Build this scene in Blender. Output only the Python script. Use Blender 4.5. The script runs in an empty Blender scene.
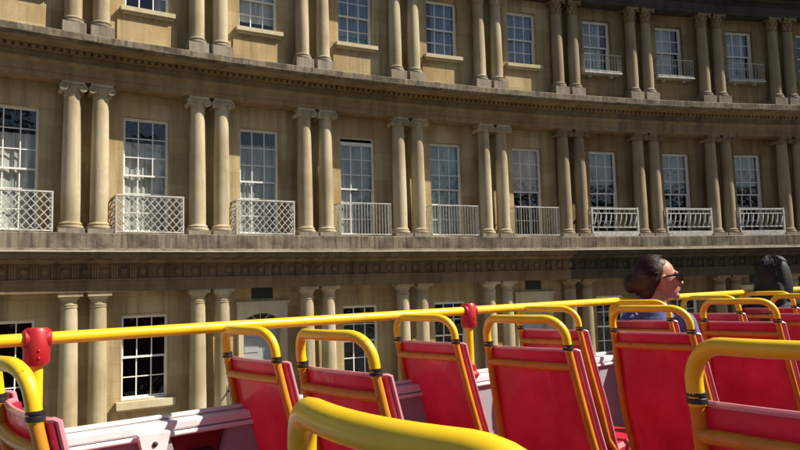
import bpy, bmesh, math, random
from mathutils import Matrix, Vector, noise
random.seed(7)
C = bpy.context.scene.collection
S = bpy.context.scene
PI = math.pi
E = 3.85            # eye height over the street; building heights below are written relative to it
RC, DC = 48.5, 33.7602   # radius of the crescent, distance from camera to its centre
DE, PH = .0511, .0560    # angle of one bay, phase
WR = 48.3           # radius of wall face

# ------------------------------------------------------------------ materials
def new_mat(name):
    m = bpy.data.materials.new(name); m.use_nodes = True
    nt = m.node_tree; b = nt.nodes['Principled BSDF']
    return m, nt, b
def N(nt, t, **kw):
    n = nt.nodes.new(t)
    for k, v in kw.items():
        if k.startswith('i_'): n.inputs[k[2:].replace('_', ' ')].default_value = v
        else: setattr(n, k, v)
    return n
def ramp(nt, src, p0, p1, c0=(0, 0, 0, 1), c1=(1, 1, 1, 1)):
    r = nt.nodes.new('ShaderNodeValToRGB'); e = r.color_ramp.elements
    e[0].position = p0; e[0].color = c0; e[1].position = p1; e[1].color = c1
    nt.links.new(src, r.inputs[0]); return r.outputs[0]
def mixc(nt, fac, a, b, mode='MIX'):
    n = nt.nodes.new('ShaderNodeMix'); n.data_type = 'RGBA'; n.blend_type = mode
    for i, s in ((0, fac), (6, a), (7, b)):
        if hasattr(s, 'is_linked') or hasattr(s, 'links'): nt.links.new(s, n.inputs[i])
        else: n.inputs[i].default_value = s
    return n.outputs[2]
def c4(c): return (c[0], c[1], c[2], 1)

def stone(name, base, stain, dark, amt=.5, soot_shade=.35, bump=.35, joints=True, scale=1.0):
    m, nt, b = new_mat(name); L = nt.links.new
    geo = N(nt, 'ShaderNodeNewGeometry')
    mp = N(nt, 'ShaderNodeMapping'); L(geo.outputs['Position'], mp.inputs[0])
    n1 = N(nt, 'ShaderNodeTexNoise', i_Scale=.9*scale, i_Detail=6., i_Roughness=.6); L(mp.outputs[0], n1.inputs['Vector'])
    mp2 = N(nt, 'ShaderNodeMapping'); mp2.inputs['Scale'].default_value = (3.6, 3.6, .22); L(geo.outputs['Position'], mp2.inputs[0])
    n2 = N(nt, 'ShaderNodeTexNoise', i_Scale=1.2*scale, i_Detail=5., i_Roughness=.65); L(mp2.outputs[0], n2.inputs['Vector'])
    n3 = N(nt, 'ShaderNodeTexNoise', i_Scale=26., i_Detail=4.); L(geo.outputs['Position'], n3.inputs['Vector'])
    col = mixc(nt, ramp(nt, n1.outputs[0], .42, .66), c4(base), c4(stain))
    f2 = N(nt, 'ShaderNodeMath', operation='MULTIPLY'); L(ramp(nt, n2.outputs[0], .45, .72), f2.inputs[0]); f2.inputs[1].default_value = soot_shade
    col = mixc(nt, f2.outputs[0], col, c4(dark))
    f3 = N(nt, 'ShaderNodeMath', operation='MULTIPLY'); L(ramp(nt, n3.outputs[0], .35, .7), f3.inputs[0]); f3.inputs[1].default_value = .22
    col = mixc(nt, f3.outputs[0], col, c4([x*.62 for x in base]))
    h = n3.outputs[0]
    if joints:
        uv = N(nt, 'ShaderNodeUVMap')
        br = N(nt, 'ShaderNodeTexBrick', i_Scale=1., i_Mortar_Size=.006, i_Brick_Width=.82, i_Row_Height=.34)
        br.inputs['Color1'].default_value = (1, 1, 1, 1); br.inputs['Color2'].default_value = (.76, .70, .62, 1); br.inputs['Mortar'].default_value = (.7, .66, .6, 1)
        L(uv.outputs[0], br.inputs['Vector'])
        col = mixc(nt, .75, col, br.outputs[0], 'MULTIPLY')
    L(col, b.inputs['Base Color']); b.inputs['Roughness'].default_value = .9
    b.inputs['Specular IOR Level'].default_value = .15
    bp = N(nt, 'ShaderNodeBump', i_Strength=bump, i_Distance=.009); L(h, bp.inputs['Height']); L(bp.outputs[0], b.inputs['Normal'])
    return m
def simple(name, col, rough=.5, spec=.5, coat=0., nscale=0, namt=.15, metal=0., bump=0., wear=None):
    m, nt, b = new_mat(name); L = nt.links.new
    b.inputs['Base Color'].default_value = c4(col); b.inputs['Roughness'].default_value = rough
    b.inputs['Specular IOR Level'].default_value = spec; b.inputs['Coat Weight'].default_value = coat
    b.inputs['Coat Roughness'].default_value = .12; b.inputs['Metallic'].default_value = metal
    if nscale:
        tc = N(nt, 'ShaderNodeTexCoord')
        n = N(nt, 'ShaderNodeTexNoise', i_Scale=float(nscale), i_Detail=5., i_Roughness=.6); L(tc.outputs['Object'], n.inputs['Vector'])
        c = mixc(nt, ramp(nt, n.outputs[0], .35, .7), c4(col), c4([x*(1-namt*2) for x in col]))
        if wear:
            nw = N(nt, 'ShaderNodeTexNoise', i_Scale=38., i_Detail=6., i_Roughness=.7); L(tc.outputs['Object'], nw.inputs['Vector'])
            nv = N(nt, 'ShaderNodeTexNoise', i_Scale=6., i_Detail=3.); L(tc.outputs['Object'], nv.inputs['Vector'])
            c = mixc(nt, ramp(nt, nw.outputs[0], .63, .68), c, c4(wear))
            c = mixc(nt, ramp(nt, nv.outputs[0], .45, .8, (0, 0, 0, 1), (.45, .45, .45, 1)), c, c4([x*.55 for x in col]))
        L(c, b.inputs['Base Color'])
        r = N(nt, 'ShaderNodeMapRange'); r.inputs['To Min'].default_value = rough*.8; r.inputs['To Max'].default_value = min(1, rough*1.4)
        L(n.outputs[0], r.inputs['Value']); L(r.outputs[0], b.inputs['Roughness'])
        if bump:
            bp = N(nt, 'ShaderNodeBump', i_Strength=bump, i_Distance=.01); L(n.outputs[0], bp.inputs['Height']); L(bp.outputs[0], b.inputs['Normal'])
    return m

M = {}
M['wall'] = stone('bath_stone_wall', (.55, .435, .25), (.46, .315, .15), (.10, .07, .04), soot_shade=.65)
M['col'] = stone('bath_stone_column', (.50, .42, .28), (.34, .265, .155), (.13, .09, .055), soot_shade=.65, joints=False)
M['entlow'] = stone('dark_frieze_stone', (.23, .155, .085), (.16, .105, .058), (.03, .022, .016), soot_shade=.6, joints=False)  # ground entablature, a darker brown than the middle one
M['entlow2'] = stone('shaded_frieze_stone', (.10, .072, .047), (.065, .048, .034), (.025, .02, .018), soot_shade=.6, joints=False)  # darker frieze copy, shade of the right-hand houses put into its colour
M['plinth'] = stone('weathered_plinth_stone', (.33, .285, .22), (.22, .18, .13), (.06, .05, .045), soot_shade=.7, joints=False, scale=2.)
M['ent'] = stone('bath_stone_entablature', (.30, .20, .10), (.22, .14, .065), (.06, .045, .035), soot_shade=.55, joints=False)
M['weath'] = stone('weathered_stone', (.24, .20, .145), (.085, .068, .048), (.025, .022, .02), soot_shade=.9, joints=False, scale=3., bump=.6)
M['fillet'] = stone('lead_flashing', (.62, .58, .52), (.5, .45, .4), (.2, .17, .15), soot_shade=.3, joints=False)
M['wall2'] = stone('shaded_stone_wall', (.34, .25, .135), (.25, .165, .08), (.05, .035, .025), soot_shade=.6)  # wall, column, entablature copies darkened: right-hand shade is in the colour
M['col2'] = stone('shaded_stone_column', (.33, .26, .17), (.25, .18, .11), (.07, .055, .045), soot_shade=.4, joints=False)
M['ent2'] = stone('shaded_stone_entablature', (.29, .205, .115), (.21, .145, .08), (.04, .03, .03), soot_shade=.6, joints=False)
M['soot_shade'] = stone('shaded_sooty_stone', (.075, .065, .055), (.04, .035, .03), (.015, .013, .012), soot_shade=.5, joints=False)  # upper entablature: eaves shadow and soot crust both put into the colour
M['sill'] = stone('sill_stone', (.60, .53, .36), (.5, .42, .26), (.25, .2, .13), soot_shade=.3, joints=False)
M['white'] = simple('white_paint', (.80, .78, .74), .45, nscale=9, namt=.06)
M['whiteiron'] = simple('white_painted_iron', (.56, .54, .49), .55, nscale=14, namt=.25)
M['greydoor'] = simple('pale_grey_paint', (.36, .37, .38), .4, nscale=5, namt=.05)
M['iron'] = simple('black_iron', (.012, .012, .014), .4)
M['dark'] = simple('dark_interior', (.07, .06, .05), .9, nscale=2)
M['plaque'] = simple('dark_grille', (.02, .025, .02), .6)
M['slate'] = simple('roof_slate', (.08, .08, .085), .7, nscale=6, namt=.2)
M['asphalt'] = simple('asphalt', (.075, .073, .07), .9, nscale=40, namt=.2, bump=.4)
M['paving'] = simple('paving_stone', (.36, .33, .27), .85, nscale=5, namt=.15, bump=.2)
M['grass'] = simple('grass', (.06, .1, .025), .95, nscale=8, namt=.2, bump=.5)
M['bark'] = simple('bark', (.12, .1, .07), .9, nscale=9, namt=.3, bump=.6)
M['leaf'] = simple('leaf', (.055, .09, .02), .7, nscale=1.2, namt=.3)
M['yellow'] = simple('yellow_painted_tube', (.92, .60, .012), .33, .5, coat=.2, nscale=26, namt=.07, wear=(.55, .28, .03))
M['orange'] = simple('seat_frame_paint', (.66, .27, .015), .42, .5, coat=.15, nscale=30, namt=.12, wear=(.30, .13, .03))
M['rubber'] = simple('black_rubber', (.018, .014, .016), .45)
M['redjoint'] = simple('red_moulded_joint', (.50, .014, .02), .42, .5, coat=.12, nscale=30, namt=.18, wear=(.30, .02, .02))
M['lining'] = simple('grey_lining', (.33, .32, .35), .55, nscale=7, namt=.05)
M['capping'] = simple('white_capping', (.78, .75, .76), .35, coat=.2, nscale=18, namt=.05, wear=(.42, .38, .37))
M['redbody'] = simple('red_bus_paint', (.16, .006, .010), .25, coat=.5)
M['deck'] = simple('deck_floor', (.11, .105, .105), .8, nscale=60, namt=.25)
M['redrecess'] = simple('dark_red_plastic', (.22, .01, .022), .4, nscale=10)
M['tyre'] = simple('tyre', (.02, .02, .02), .8)
M['steel'] = simple('steel', (.5, .5, .5), .3, metal=1.)
M['skin'] = simple('skin', (.43, .205, .135), .5, nscale=20, namt=.06)
M['hair_a'] = simple('auburn_hair', (.045, .011, .007), .52, nscale=70, namt=.35, bump=.12)
M['hair_b'] = simple('black_hair', (.006, .005, .005), .6, nscale=70, namt=.3, bump=.12)
M['blue'] = simple('blue_cotton', (.10, .12, .30), .85, nscale=30, namt=.12)
M['darkcloth'] = simple('dark_cloth', (.03, .03, .045), .9, nscale=30)
M['denim'] = simple('denim', (.05, .07, .13), .9, nscale=60)
M['lens'] = simple('sunglass_lens', (.008, .007, .007), .08, coat=.5)
# red seat shell: slightly translucent moulded plastic
def shell_mat():
    m, nt, b = new_mat('red_seat_vinyl'); L = nt.links.new
    tc = N(nt, 'ShaderNodeTexCoord')
    n = N(nt, 'ShaderNodeTexNoise', i_Scale=5., i_Detail=6., i_Roughness=.65); L(tc.outputs['Object'], n.inputs['Vector'])
    n2 = N(nt, 'ShaderNodeTexNoise', i_Scale=70., i_Detail=3.); L(tc.outputs['Object'], n2.inputs['Vector'])
    c = mixc(nt, ramp(nt, n.outputs[0], .3, .72), (.55, .014, .058, 1), (.70, .095, .17, 1))
    c = mixc(nt, ramp(nt, n2.outputs[0], .62, .75), c, (.62, .09, .14, 1))
    mp = N(nt, 'ShaderNodeMapping'); mp.inputs['Scale'].default_value = (3, 3, 26); mp.inputs['Rotation'].default_value = (.3, .5, 0); L(tc.outputs['Object'], mp.inputs[0])
    n3 = N(nt, 'ShaderNodeTexNoise', i_Scale=2.6, i_Detail=5., i_Roughness=.7); L(mp.outputs[0], n3.inputs['Vector'])
    c = mixc(nt, ramp(nt, n3.outputs[0], .66, .72, (0, 0, 0, 1), (.5, .5, .5, 1)), c, (.70, .22, .27, 1))
    oi = N(nt, 'ShaderNodeNewGeometry'); n4 = N(nt, 'ShaderNodeTexNoise', i_Scale=3.4, i_Detail=4.); L(oi.outputs['Position'], n4.inputs['Vector'])
    c = mixc(nt, ramp(nt, n4.outputs[0], .4, .75, (0, 0, 0, 1), (.55, .55, .55, 1)), c, (.38, .008, .038, 1))
    rr = N(nt, 'ShaderNodeMapRange'); rr.inputs['To Min'].default_value = .25; rr.inputs['To Max'].default_value = .6; L(n.outputs[0], rr.inputs['Value']); L(rr.outputs[0], b.inputs['Roughness'])
    L(c, b.inputs['Base Color']); b.inputs['Coat Weight'].default_value = .3
    tr = N(nt, 'ShaderNodeBsdfTranslucent'); L(c, tr.inputs[0])
    mx = N(nt, 'ShaderNodeMixShader'); mx.inputs[0].default_value = .36
    L(b.outputs[0], mx.inputs[1]); L(tr.outputs[0], mx.inputs[2]); L(mx.outputs[0], nt.nodes['Material Output'].inputs[0])
    return m
M['shell'] = shell_mat()
M['cushion'] = simple('red_cushion_vinyl', (.5, .015, .04), .45, nscale=12, namt=.12)
M['lip'] = simple('shell_edge_highlight', (.72, .26, .31), .25, coat=.4, nscale=20)  # pale pink carries the sky and sun highlight along the edge
def glass_mat():
    m, nt, b = new_mat('window_glass'); L = nt.links.new
    nt.nodes.remove(b)
    geo = N(nt, 'ShaderNodeNewGeometry')
    n = N(nt, 'ShaderNodeTexNoise', i_Scale=3.6, i_Detail=2.5); L(geo.outputs['Position'], n.inputs['Vector'])
    bp = N(nt, 'ShaderNodeBump', i_Strength=.45, i_Distance=.03); L(n.outputs[0], bp.inputs['Height'])
    t = N(nt, 'ShaderNodeBsdfTransparent'); t.inputs[0].default_value = (.86, .89, .88, 1)
    g = N(nt, 'ShaderNodeBsdfGlossy'); g.inputs['Roughness'].default_value = .03; g.inputs[0].default_value = (.95, .97, 1, 1)
    L(bp.outputs[0], g.inputs['Normal'])
    dt = N(nt, 'ShaderNodeVectorMath', operation='DOT_PRODUCT'); L(geo.outputs['Incoming'], dt.inputs[0]); L(bp.outputs[0], dt.inputs[1])
    ab = N(nt, 'ShaderNodeMath', operation='ABSOLUTE'); L(dt.outputs['Value'], ab.inputs[0])
    iv = N(nt, 'ShaderNodeMath', operation='SUBTRACT'); iv.inputs[0].default_value = 1; L(ab.outputs[0], iv.inputs[1])
    pw = N(nt, 'ShaderNodeMath', operation='POWER'); L(iv.outputs[0], pw.inputs[0]); pw.inputs[1].default_value = 4.
    ad = N(nt, 'ShaderNodeMath', operation='MULTIPLY_ADD'); ad.use_clamp = True; ad.inputs[1].default_value = .85; ad.inputs[2].default_value = .07; L(pw.outputs[0], ad.inputs[0])
    mx = N(nt, 'ShaderNodeMixShader'); L(ad.outputs[0], mx.inputs[0]); L(t.outputs[0], mx.inputs[1]); L(g.outputs[0], mx.inputs[2])
    L(mx.outputs[0], nt.nodes['Material Output'].inputs[0])
    return m
M['glass'] = glass_mat()
def curtain_mat(name, col, fold=9., net=False):
    m, nt, b = new_mat(name); L = nt.links.new
    geo = N(nt, 'ShaderNodeTexCoord')
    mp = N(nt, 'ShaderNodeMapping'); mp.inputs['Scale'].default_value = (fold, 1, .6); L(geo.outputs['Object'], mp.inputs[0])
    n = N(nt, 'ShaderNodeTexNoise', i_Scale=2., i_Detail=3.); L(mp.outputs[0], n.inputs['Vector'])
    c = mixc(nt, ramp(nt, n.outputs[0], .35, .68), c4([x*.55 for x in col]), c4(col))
    L(c, b.inputs['Base Color']); b.inputs['Roughness'].default_value = .95
    return m
M['cur_white'] = curtain_mat('white_curtain', (.72, .71, .66))
M['cur_grey'] = curtain_mat('grey_curtain', (.46, .48, .46))
M['cur_green'] = curtain_mat('pale_green_blind', (.50, .60, .56), 3.)
M['cur_pink'] = curtain_mat('pink_blind', (.95, .62, .54), 2.)
M['cur_blue'] = curtain_mat('blue_net', (.26, .34, .48), 12.)
M['cur_teal'] = curtain_mat('teal_cloth', (.10, .30, .30), 6.)

# ------------------------------------------------------------------ object helpers
MW = {}
class MB:
    def __init__(s): s.v = []; s.f = []; s.uv = []; s.mi = []; s.sm = []
    def add(s, vs, fs, mi=0, uvs=None, smooth=False):
        o = len(s.v); s.v += [tuple(v) for v in vs]
        for i, f in enumerate(fs):
            s.f.append(tuple(o+j for j in f)); s.mi.append(mi); s.sm.append(smooth)
            s.uv.append(uvs[i] if uvs else None)
        return s
    def box(s, x0, x1, y0, y1, z0, z1, mi=0, mx=None):
        vs = [Vector((x, y, z)) for z in (z0, z1) for y in (y0, y1) for x in (x0, x1)]
        if mx: vs = [mx @ v for v in vs]
        return s.add(vs, [(0, 2, 3, 1), (4, 5, 7, 6), (0, 1, 5, 4), (2, 6, 7, 3), (0, 4, 6, 2), (1, 3, 7, 5)], mi)
    def tube(s, pts, r, n=10, mi=0, cap=True, closed=False):
        pts = [Vector(p) for p in pts]; rings = []
        k = len(pts); up = None
        for i, p in enumerate(pts):
            if closed: t = pts[(i+1) % k]-pts[i-1]
            else: t = pts[min(i+1, k-1)]-pts[max(i-1, 0)]
            t.normalize()
            if up is None:
                up = Vector((0, 0, 1)) if abs(t.z) < .9 else Vector((1, 0, 0))
            a = up-t*up.dot(t); a.normalize(); up = a; b = t.cross(a)
            rr = r[i] if isinstance(r, (list, tuple)) else r
            rings.append([p+(a*math.cos(2*PI*j/n)+b*math.sin(2*PI*j/n))*rr for j in range(n)])
        vs = [v for rg in rings for v in rg]; fs = []
        for i in range(k if closed else k-1):
            o, q = i*n, ((i+1) % k)*n
            for j in range(n): fs.append((o+j, o+(j+1) % n, q+(j+1) % n, q+j))
        if cap and not closed: fs.append(tuple(range(n))[::-1]); fs.append(tuple((k-1)*n+j for j in range(n)))
        return s.add(vs, fs, mi, smooth=True)
    def lathe(s, prof, n=24, mi=0, cx=0, cy=0):
        vs = [(cx+r*math.cos(2*PI*j/n), cy+r*math.sin(2*PI*j/n), z) for r, z in prof for j in range(n)]
        fs = [(i*n+j, i*n+(j+1) % n, (i+1)*n+(j+1) % n, (i+1)*n+j) for i in range(len(prof)-1) for j in range(n)]
        fs.append(tuple(range(n))[::-1]); fs.append(tuple((len(prof)-1)*n+j for j in range(n)))
        return s.add(vs, fs, mi, smooth=True)
    def ell(s, c, r, rot=None, n=16, m=10, mi=0):
        c = Vector(c); vs = []; 
        for i in range(m+1):
            a = PI*i/m
            for j in range(n):
                b = 2*PI*j/n; p = Vector((r[0]*math.sin(a)*math.cos(b), r[1]*math.sin(a)*math.sin(b), r[2]*math.cos(a)))
                if rot: p = rot @ p
                vs.append(c+p)
        fs = [(i*n+j, (i+1)*n+j, (i+1)*n+(j+1) % n, i*n+(j+1) % n) for i in range(m) for j in range(n)]
        return s.add(vs, fs, mi, smooth=True)
    def mesh(s, name, mats, T=None):
        me = bpy.data.meshes.new(name)
        vs = [T @ Vector(v) for v in s.v] if T else s.v
        me.from_pydata([tuple(v) for v in vs], [], s.f)
        for m in (mats if isinstance(mats, (list, tuple)) else [mats]): me.materials.append(m)
        for i, p in enumerate(me.polygons): p.material_index = s.mi[i]; p.use_smooth = s.sm[i]
        if any(u is not None for u in s.uv):
            l = me.uv_layers.new(name='UVMap')
            for p, u in zip(me.polygons, s.uv):
                if u:
                    for li, c in zip(p.loop_indices, u): l.data[li].uv = c
        try: me.set_sharp_from_angle(angle=math.radians(38))
        except Exception: pass
        me.update(); return me
def place(name, data, mw, parent=None, label=None):
    o = bpy.data.objects.new(name, data); C.objects.link(o)
    MW[o.name] = mw.copy()
    if parent:
        o.parent = parent; o.matrix_local = MW[parent.name].inverted() @ mw
    else: o.matrix_world = mw; o.matrix_local = mw
    if label: o['label'] = label
    return o
def part(name, mb, mats, parent, mw=None, world=False):
    """world=True: mb is written in world coordinates"""
    pm = MW[parent.name] if parent else Matrix()
    if world: return place(name, mb.mesh(name, mats, pm.inverted()), pm, parent)
    return place(name, mb.mesh(name, mats), mw or pm, parent)
def thing(name, mw, label, cat, group=None):
    o = place(name, None, mw); o.empty_display_size = .1
    o['label'] = label; o['category'] = cat
    if group: o['group'] = group
    return o
def struct(name, mb, mats, kind='structure'):
    o = place(name, mb.mesh(name, mats), Matrix()); o['kind'] = kind; return o

# ------------------------------------------------------------------ the crescent
def P(th, r, z): return Vector((r*math.sin(th), r*math.cos(th)-DC, z+E))
def th(k): return PH+DE*k
def frame(k, r, z):
    a = th(k); return Matrix.Translation(P(a, r, z)) @ Matrix.Rotation(-a, 4, 'Z')
def sweep(mb, prof, ka, kb, n, mi=None, z_uv=True):
    """prof [(r,z)], one strip of faces for each pair; mi list"""
    for i in range(len(prof)-1):
        (r0, z0), (r1, z1) = prof[i], prof[i+1]
        vs = []; fs = []; uvs = []
        for j in range(n+1):
            k = ka+(kb-ka)*j/n; a = th(k); vs += [P(a, r0, z0), P(a, r1, z1)]
        for j in range(n):
            fs.append((2*j, 2*j+2, 2*j+3, 2*j+1))
            u0 = WR*DE*(ka+(kb-ka)*j/n)+50; u1 = WR*DE*(ka+(kb-ka)*(j+1)/n)+50
            w0, w1 = (z0, z1) if abs(z1-z0) > 1e-4 else (r0, r1)
            uvs.append(((u0, w0+9), (u1, w0+9), (u1, w1+9), (u0, w1+9)))
        mb.add(vs, fs, mi[i] if mi else 0, uvs)
def pbox(mb, k0, k1, r0, r1, z0, z1, mi=0, n=1):
    sweep(mb, [(r1, z0), (r0, z0), (r0, z1), (r1, z1)], k0, k1, n, [mi]*3)
    for k in (k0, k1):
        a = th(k); mb.add([P(a, r0, z0), P(a, r1, z0), P(a, r1, z1), P(a, r0, z1)], [(0, 1, 2, 3) if k == k0 else (3, 2, 1, 0)], mi)

HG = -3.72    # street level pavement relative to eye
WW = .1875    # half window width in bays
BC = .49      # window centre inside a bay
REV = .17
def wall(house, k0, ops, mat):
    mb = MB()
    ks = sorted(set([k0-.15+3*i/24 for i in range(25)]+[o[0] for o in ops]+[o[1] for o in ops]))
    zs = sorted(set([HG, .3, 1.12, 4.5, 5.0, 7.9]+[o[2] for o in ops]+[o[3] for o in ops]))
    def inside(k, z): return any(o[0] < k < o[1] and o[2] < z < o[3] for o in ops)
    for a, b in zip(ks, ks[1:]):
        if b-a < 1e-6: continue
        for c, d in zip(zs, zs[1:]):
            if inside((a+b)/2, (c+d)/2): continue
            sweep(mb, [(WR, c), (WR, d)], a, b, 1)
    for a, b, c, d in ops:
        r0, r1 = WR, WR+REV+.08
        for kk in (a, b):
            t = th(kk); u = WR*DE*kk+50
            mb.add([P(t, r0, c), P(t, r1, c), P(t, r1, d), P(t, r0, d)], [(0, 1, 2, 3) if kk == a else (3, 2, 1, 0)],
                   0, [((u, c+9), (u+.25, c+9), (u+.25, d+9), (u, d+9))] if kk == a else [((u, d+9), (u+.25, d+9), (u+.25, c+9), (u, c+9))])
        for zz in (c, d): sweep(mb, [(r0, zz), (r1, zz)], a, b, 1)
    # side walls / party walls
    for kk in (k0-.149, k0+2.849):
        t = th(kk); mb.add([P(t, WR+.004, HG), P(t, WR+9, HG), P(t, WR+9, 8.6), P(t, WR+.004, 8.6)], [(0, 1, 2, 3)])
    sweep(mb, [(WR+9, HG), (WR+9, 8.6)], k0-.15, k0+2.85, 3)
    part('wall', mb, mat, house, world=True)
    mb = MB()
    for z in (HG+.3, .35, .55, 4.55, 4.75, 8.3):
        sweep(mb, [(WR+.28, z), (WR+4.5, z)], k0-.148, k0+2.848, 2)
    sweep(mb, [(WR+4.5, HG+.3), (WR+4.5, 8.3)], k0-.148, k0+2.848, 2)
    part('interior', mb, M['dark'], house, world=True)

def col_meshes():
    out = {}
    def shaft(r0, r1, z0, z1):
        pr = []
        for i in range(13):
            t = i/12; pr.append((r0-(r0-r1)*max(0, (t-.2)/.8)**1.4, z0+(z1-z0)*t))
        mb = MB(); mb.lathe([(r0+.012, z0-.012), (r0+.012, z0+.006)]+[(pr[0][0], z0+.02)]+pr[1:-1]+[(r1, z1-.04), (r1+.013, z1-.035), (r1+.013, z1-.012), (r1, z1-.008), (r1, z1)], 32); return mb
    def base(z0, z1, z2, r):     # plinth z0..z1, torus z1..z2
        mb = MB(); h = z2-z1
        a = r*1.32
        mb.lathe([(r*1.27, z1-.001), (r*1.33, z1+.012), (r*1.35, z1+h*.25), (r*1.31, z1+h*.46), (r*1.17, z1+h*.52), (r*1.13, z1+h*.62), (r*1.2, z1+h*.7), (r*1.22, z1+h*.82), (r*1.16, z1+h*.94), (r*1.06, z2)], 32)
        pl = MB(); pl.box(-a, a, -a, .2, z0, z1)
        return mb, pl
    # Doric (ground)
    cap = MB(); cap.lathe([(.148, -.30), (.165, -.295), (.165, -.275), (.148, -.27), (.148, -.20), (.16, -.195), (.165, -.18), (.20, -.135), (.206, -.125)], 28)
    cap.box(-.215, .215, -.215, .2, -.125, -.052)
    b, p = base(HG+.25, HG+.36, HG+.50, .176)
    out['ground'] = (shaft(.177, .150, HG+.50, -.30), cap, b, p)
    # Ionic (middle)
    cap = MB(); cap.lathe([(.147, 3.86), (.150, 3.90), (.165, 3.93), (.19, 3.965), (.19, 3.985), (.15, 3.99)], 28)
    cap.box(-.205, .205, -.205, .2, 4.035, 4.085)
    cap.box(-.18, .18, -.175, .18, 3.985, 4.036)
    for sx in (-1, 1):
        cx, cz = sx*.172, 3.955
        for yy in (-.215,):
            n = 20; sp = []
            for i in range(46):
                a = i/45*4.2*PI; rr = .077*(1-i/45*.78)
                sp.append((cx+sx*-1*rr*math.sin(-a), yy+.01, cz+rr*math.cos(a)))
            cap.tube(sp, .0115, 6)
        pr = [(cx+.070*math.cos(2*PI*j/18), cz+.070*math.sin(2*PI*j/18)) for j in range(18)]
        vs = [(x, y, z) for y, q in ((-.2, 1.), (-.15, .92), (0, .72), (.15, .92), (.2, 1.)) for x, z in [(cx+(a-cx)*q, cz+(c-cz)*q) for a, c in pr]]
        fs = [(i*18+j, i*18+(j+1) % 18, (i+1)*18+(j+1) % 18, (i+1)*18+j) for i in range(4) for j in range(18)]
        fs += [tuple(range(18)), tuple(72+j for j in range(18))[::-1]]
        cap.add(vs, fs, smooth=True)
    for j in range(-2, 3): cap.ell((j*.05, -.175, 3.955), (.018, .022, .028), n=8, m=6)
    b, p = base(1.10, 1.19, 1.31, .176)
    out['middle'] = (shaft(.176, .147, 1.31, 3.86), cap, b, p)
    # Corinthian (upper)
    cap = MB(); cap.lathe([(.139, 7.42), (.155, 7.425), (.155, 7.44), (.139, 7.45), (.142, 7.6), (.165, 7.76), (.17, 7.77)], 28)
    for row, (z, rr, hh, off) in enumerate(((7.45, .142, .13, 0), (7.54, .147, .15, .5))):
        for j in range(8):
            a = 2*PI*(j+off)/8; ca, sa = math.cos(a), math.sin(a)
            def q(r, t, zz): return (r*ca-t*sa, r*sa+t*ca, zz)
            vs = [q(rr, -.042, z), q(rr, .042, z), q(rr+.012, -.048, z+hh*.6), q(rr+.012, .048, z+hh*.6), q(rr+.045, -.03, z+hh), q(rr+.045, .03, z+hh), q(rr+.058, -.016, z+hh*.8), q(rr+.058, .016, z+hh*.8)]
            cap.add(vs, [(0, 1, 3, 2), (2, 3, 5, 4), (4, 5, 7, 6)], smooth=True)
    for sx in (-1, 1):
        for sy in (-1, 1):
            cap.ell((sx*.175, sy*.175, 7.735), (.035, .035, .04), n=10, m=8)
    n = 6; top = []
    for i in range(4):
        a0 = [(-1, -1), (1, -1), (1, 1), (-1, 1)][i]; a1 = [(1, -1), (1, 1), (-1, 1), (-1, -1)][i]
        for j in range(n):
            t = j/n; x = a0[0]+(a1[0]-a0[0])*t; y = a0[1]+(a1[1]-a0[1])*t; cc = 1-.16*math.sin(PI*t)
            top.append((x*.21*cc, y*.21*cc))
    k = len(top)
    cap.add([(x, y, 7.77) for x, y in top]+[(x, y, 7.835) for x, y in top], [(j, (j+1) % k, k+(j+1) % k, k+j) for j in range(k)]+[tuple(range(k))[::-1], tuple(range(k, 2*k))])
    b, p = base(5.06, 5.30, 5.43, .163)
    out['upper'] = (shaft(.163, .139, 5.43, 7.42), cap, b, p)
    return out
CM = {}
for o_, tup in col_meshes().items():
    CM[o_] = tup
CMESH = {}
def column_mesh(order, idx, mk):
    key = (order, idx, mk)
    if key not in CMESH: CMESH[key] = CM[order][idx].mesh(['shaft', 'capital', 'column_base', 'plinth'][idx], M[mk])
    return CMESH[key]
def columns(house, k0, mk):
    for order, r in (('ground', 48.02), ('middle', 48.05), ('upper', 48.10)):
        for k in range(k0, k0+3):
            for sg in (-1, 1):
                fr = frame(k+sg*.0054/DE, r, 0)
                c = place('column', column_mesh(order, 0, mk), fr, house)
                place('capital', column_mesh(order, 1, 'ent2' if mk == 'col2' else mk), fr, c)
                place('column_base', column_mesh(order, 2, 'plinth' if order == 'upper' else mk), fr, c)
                place('plinth', column_mesh(order, 3, 'plinth'), fr, c)

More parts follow.
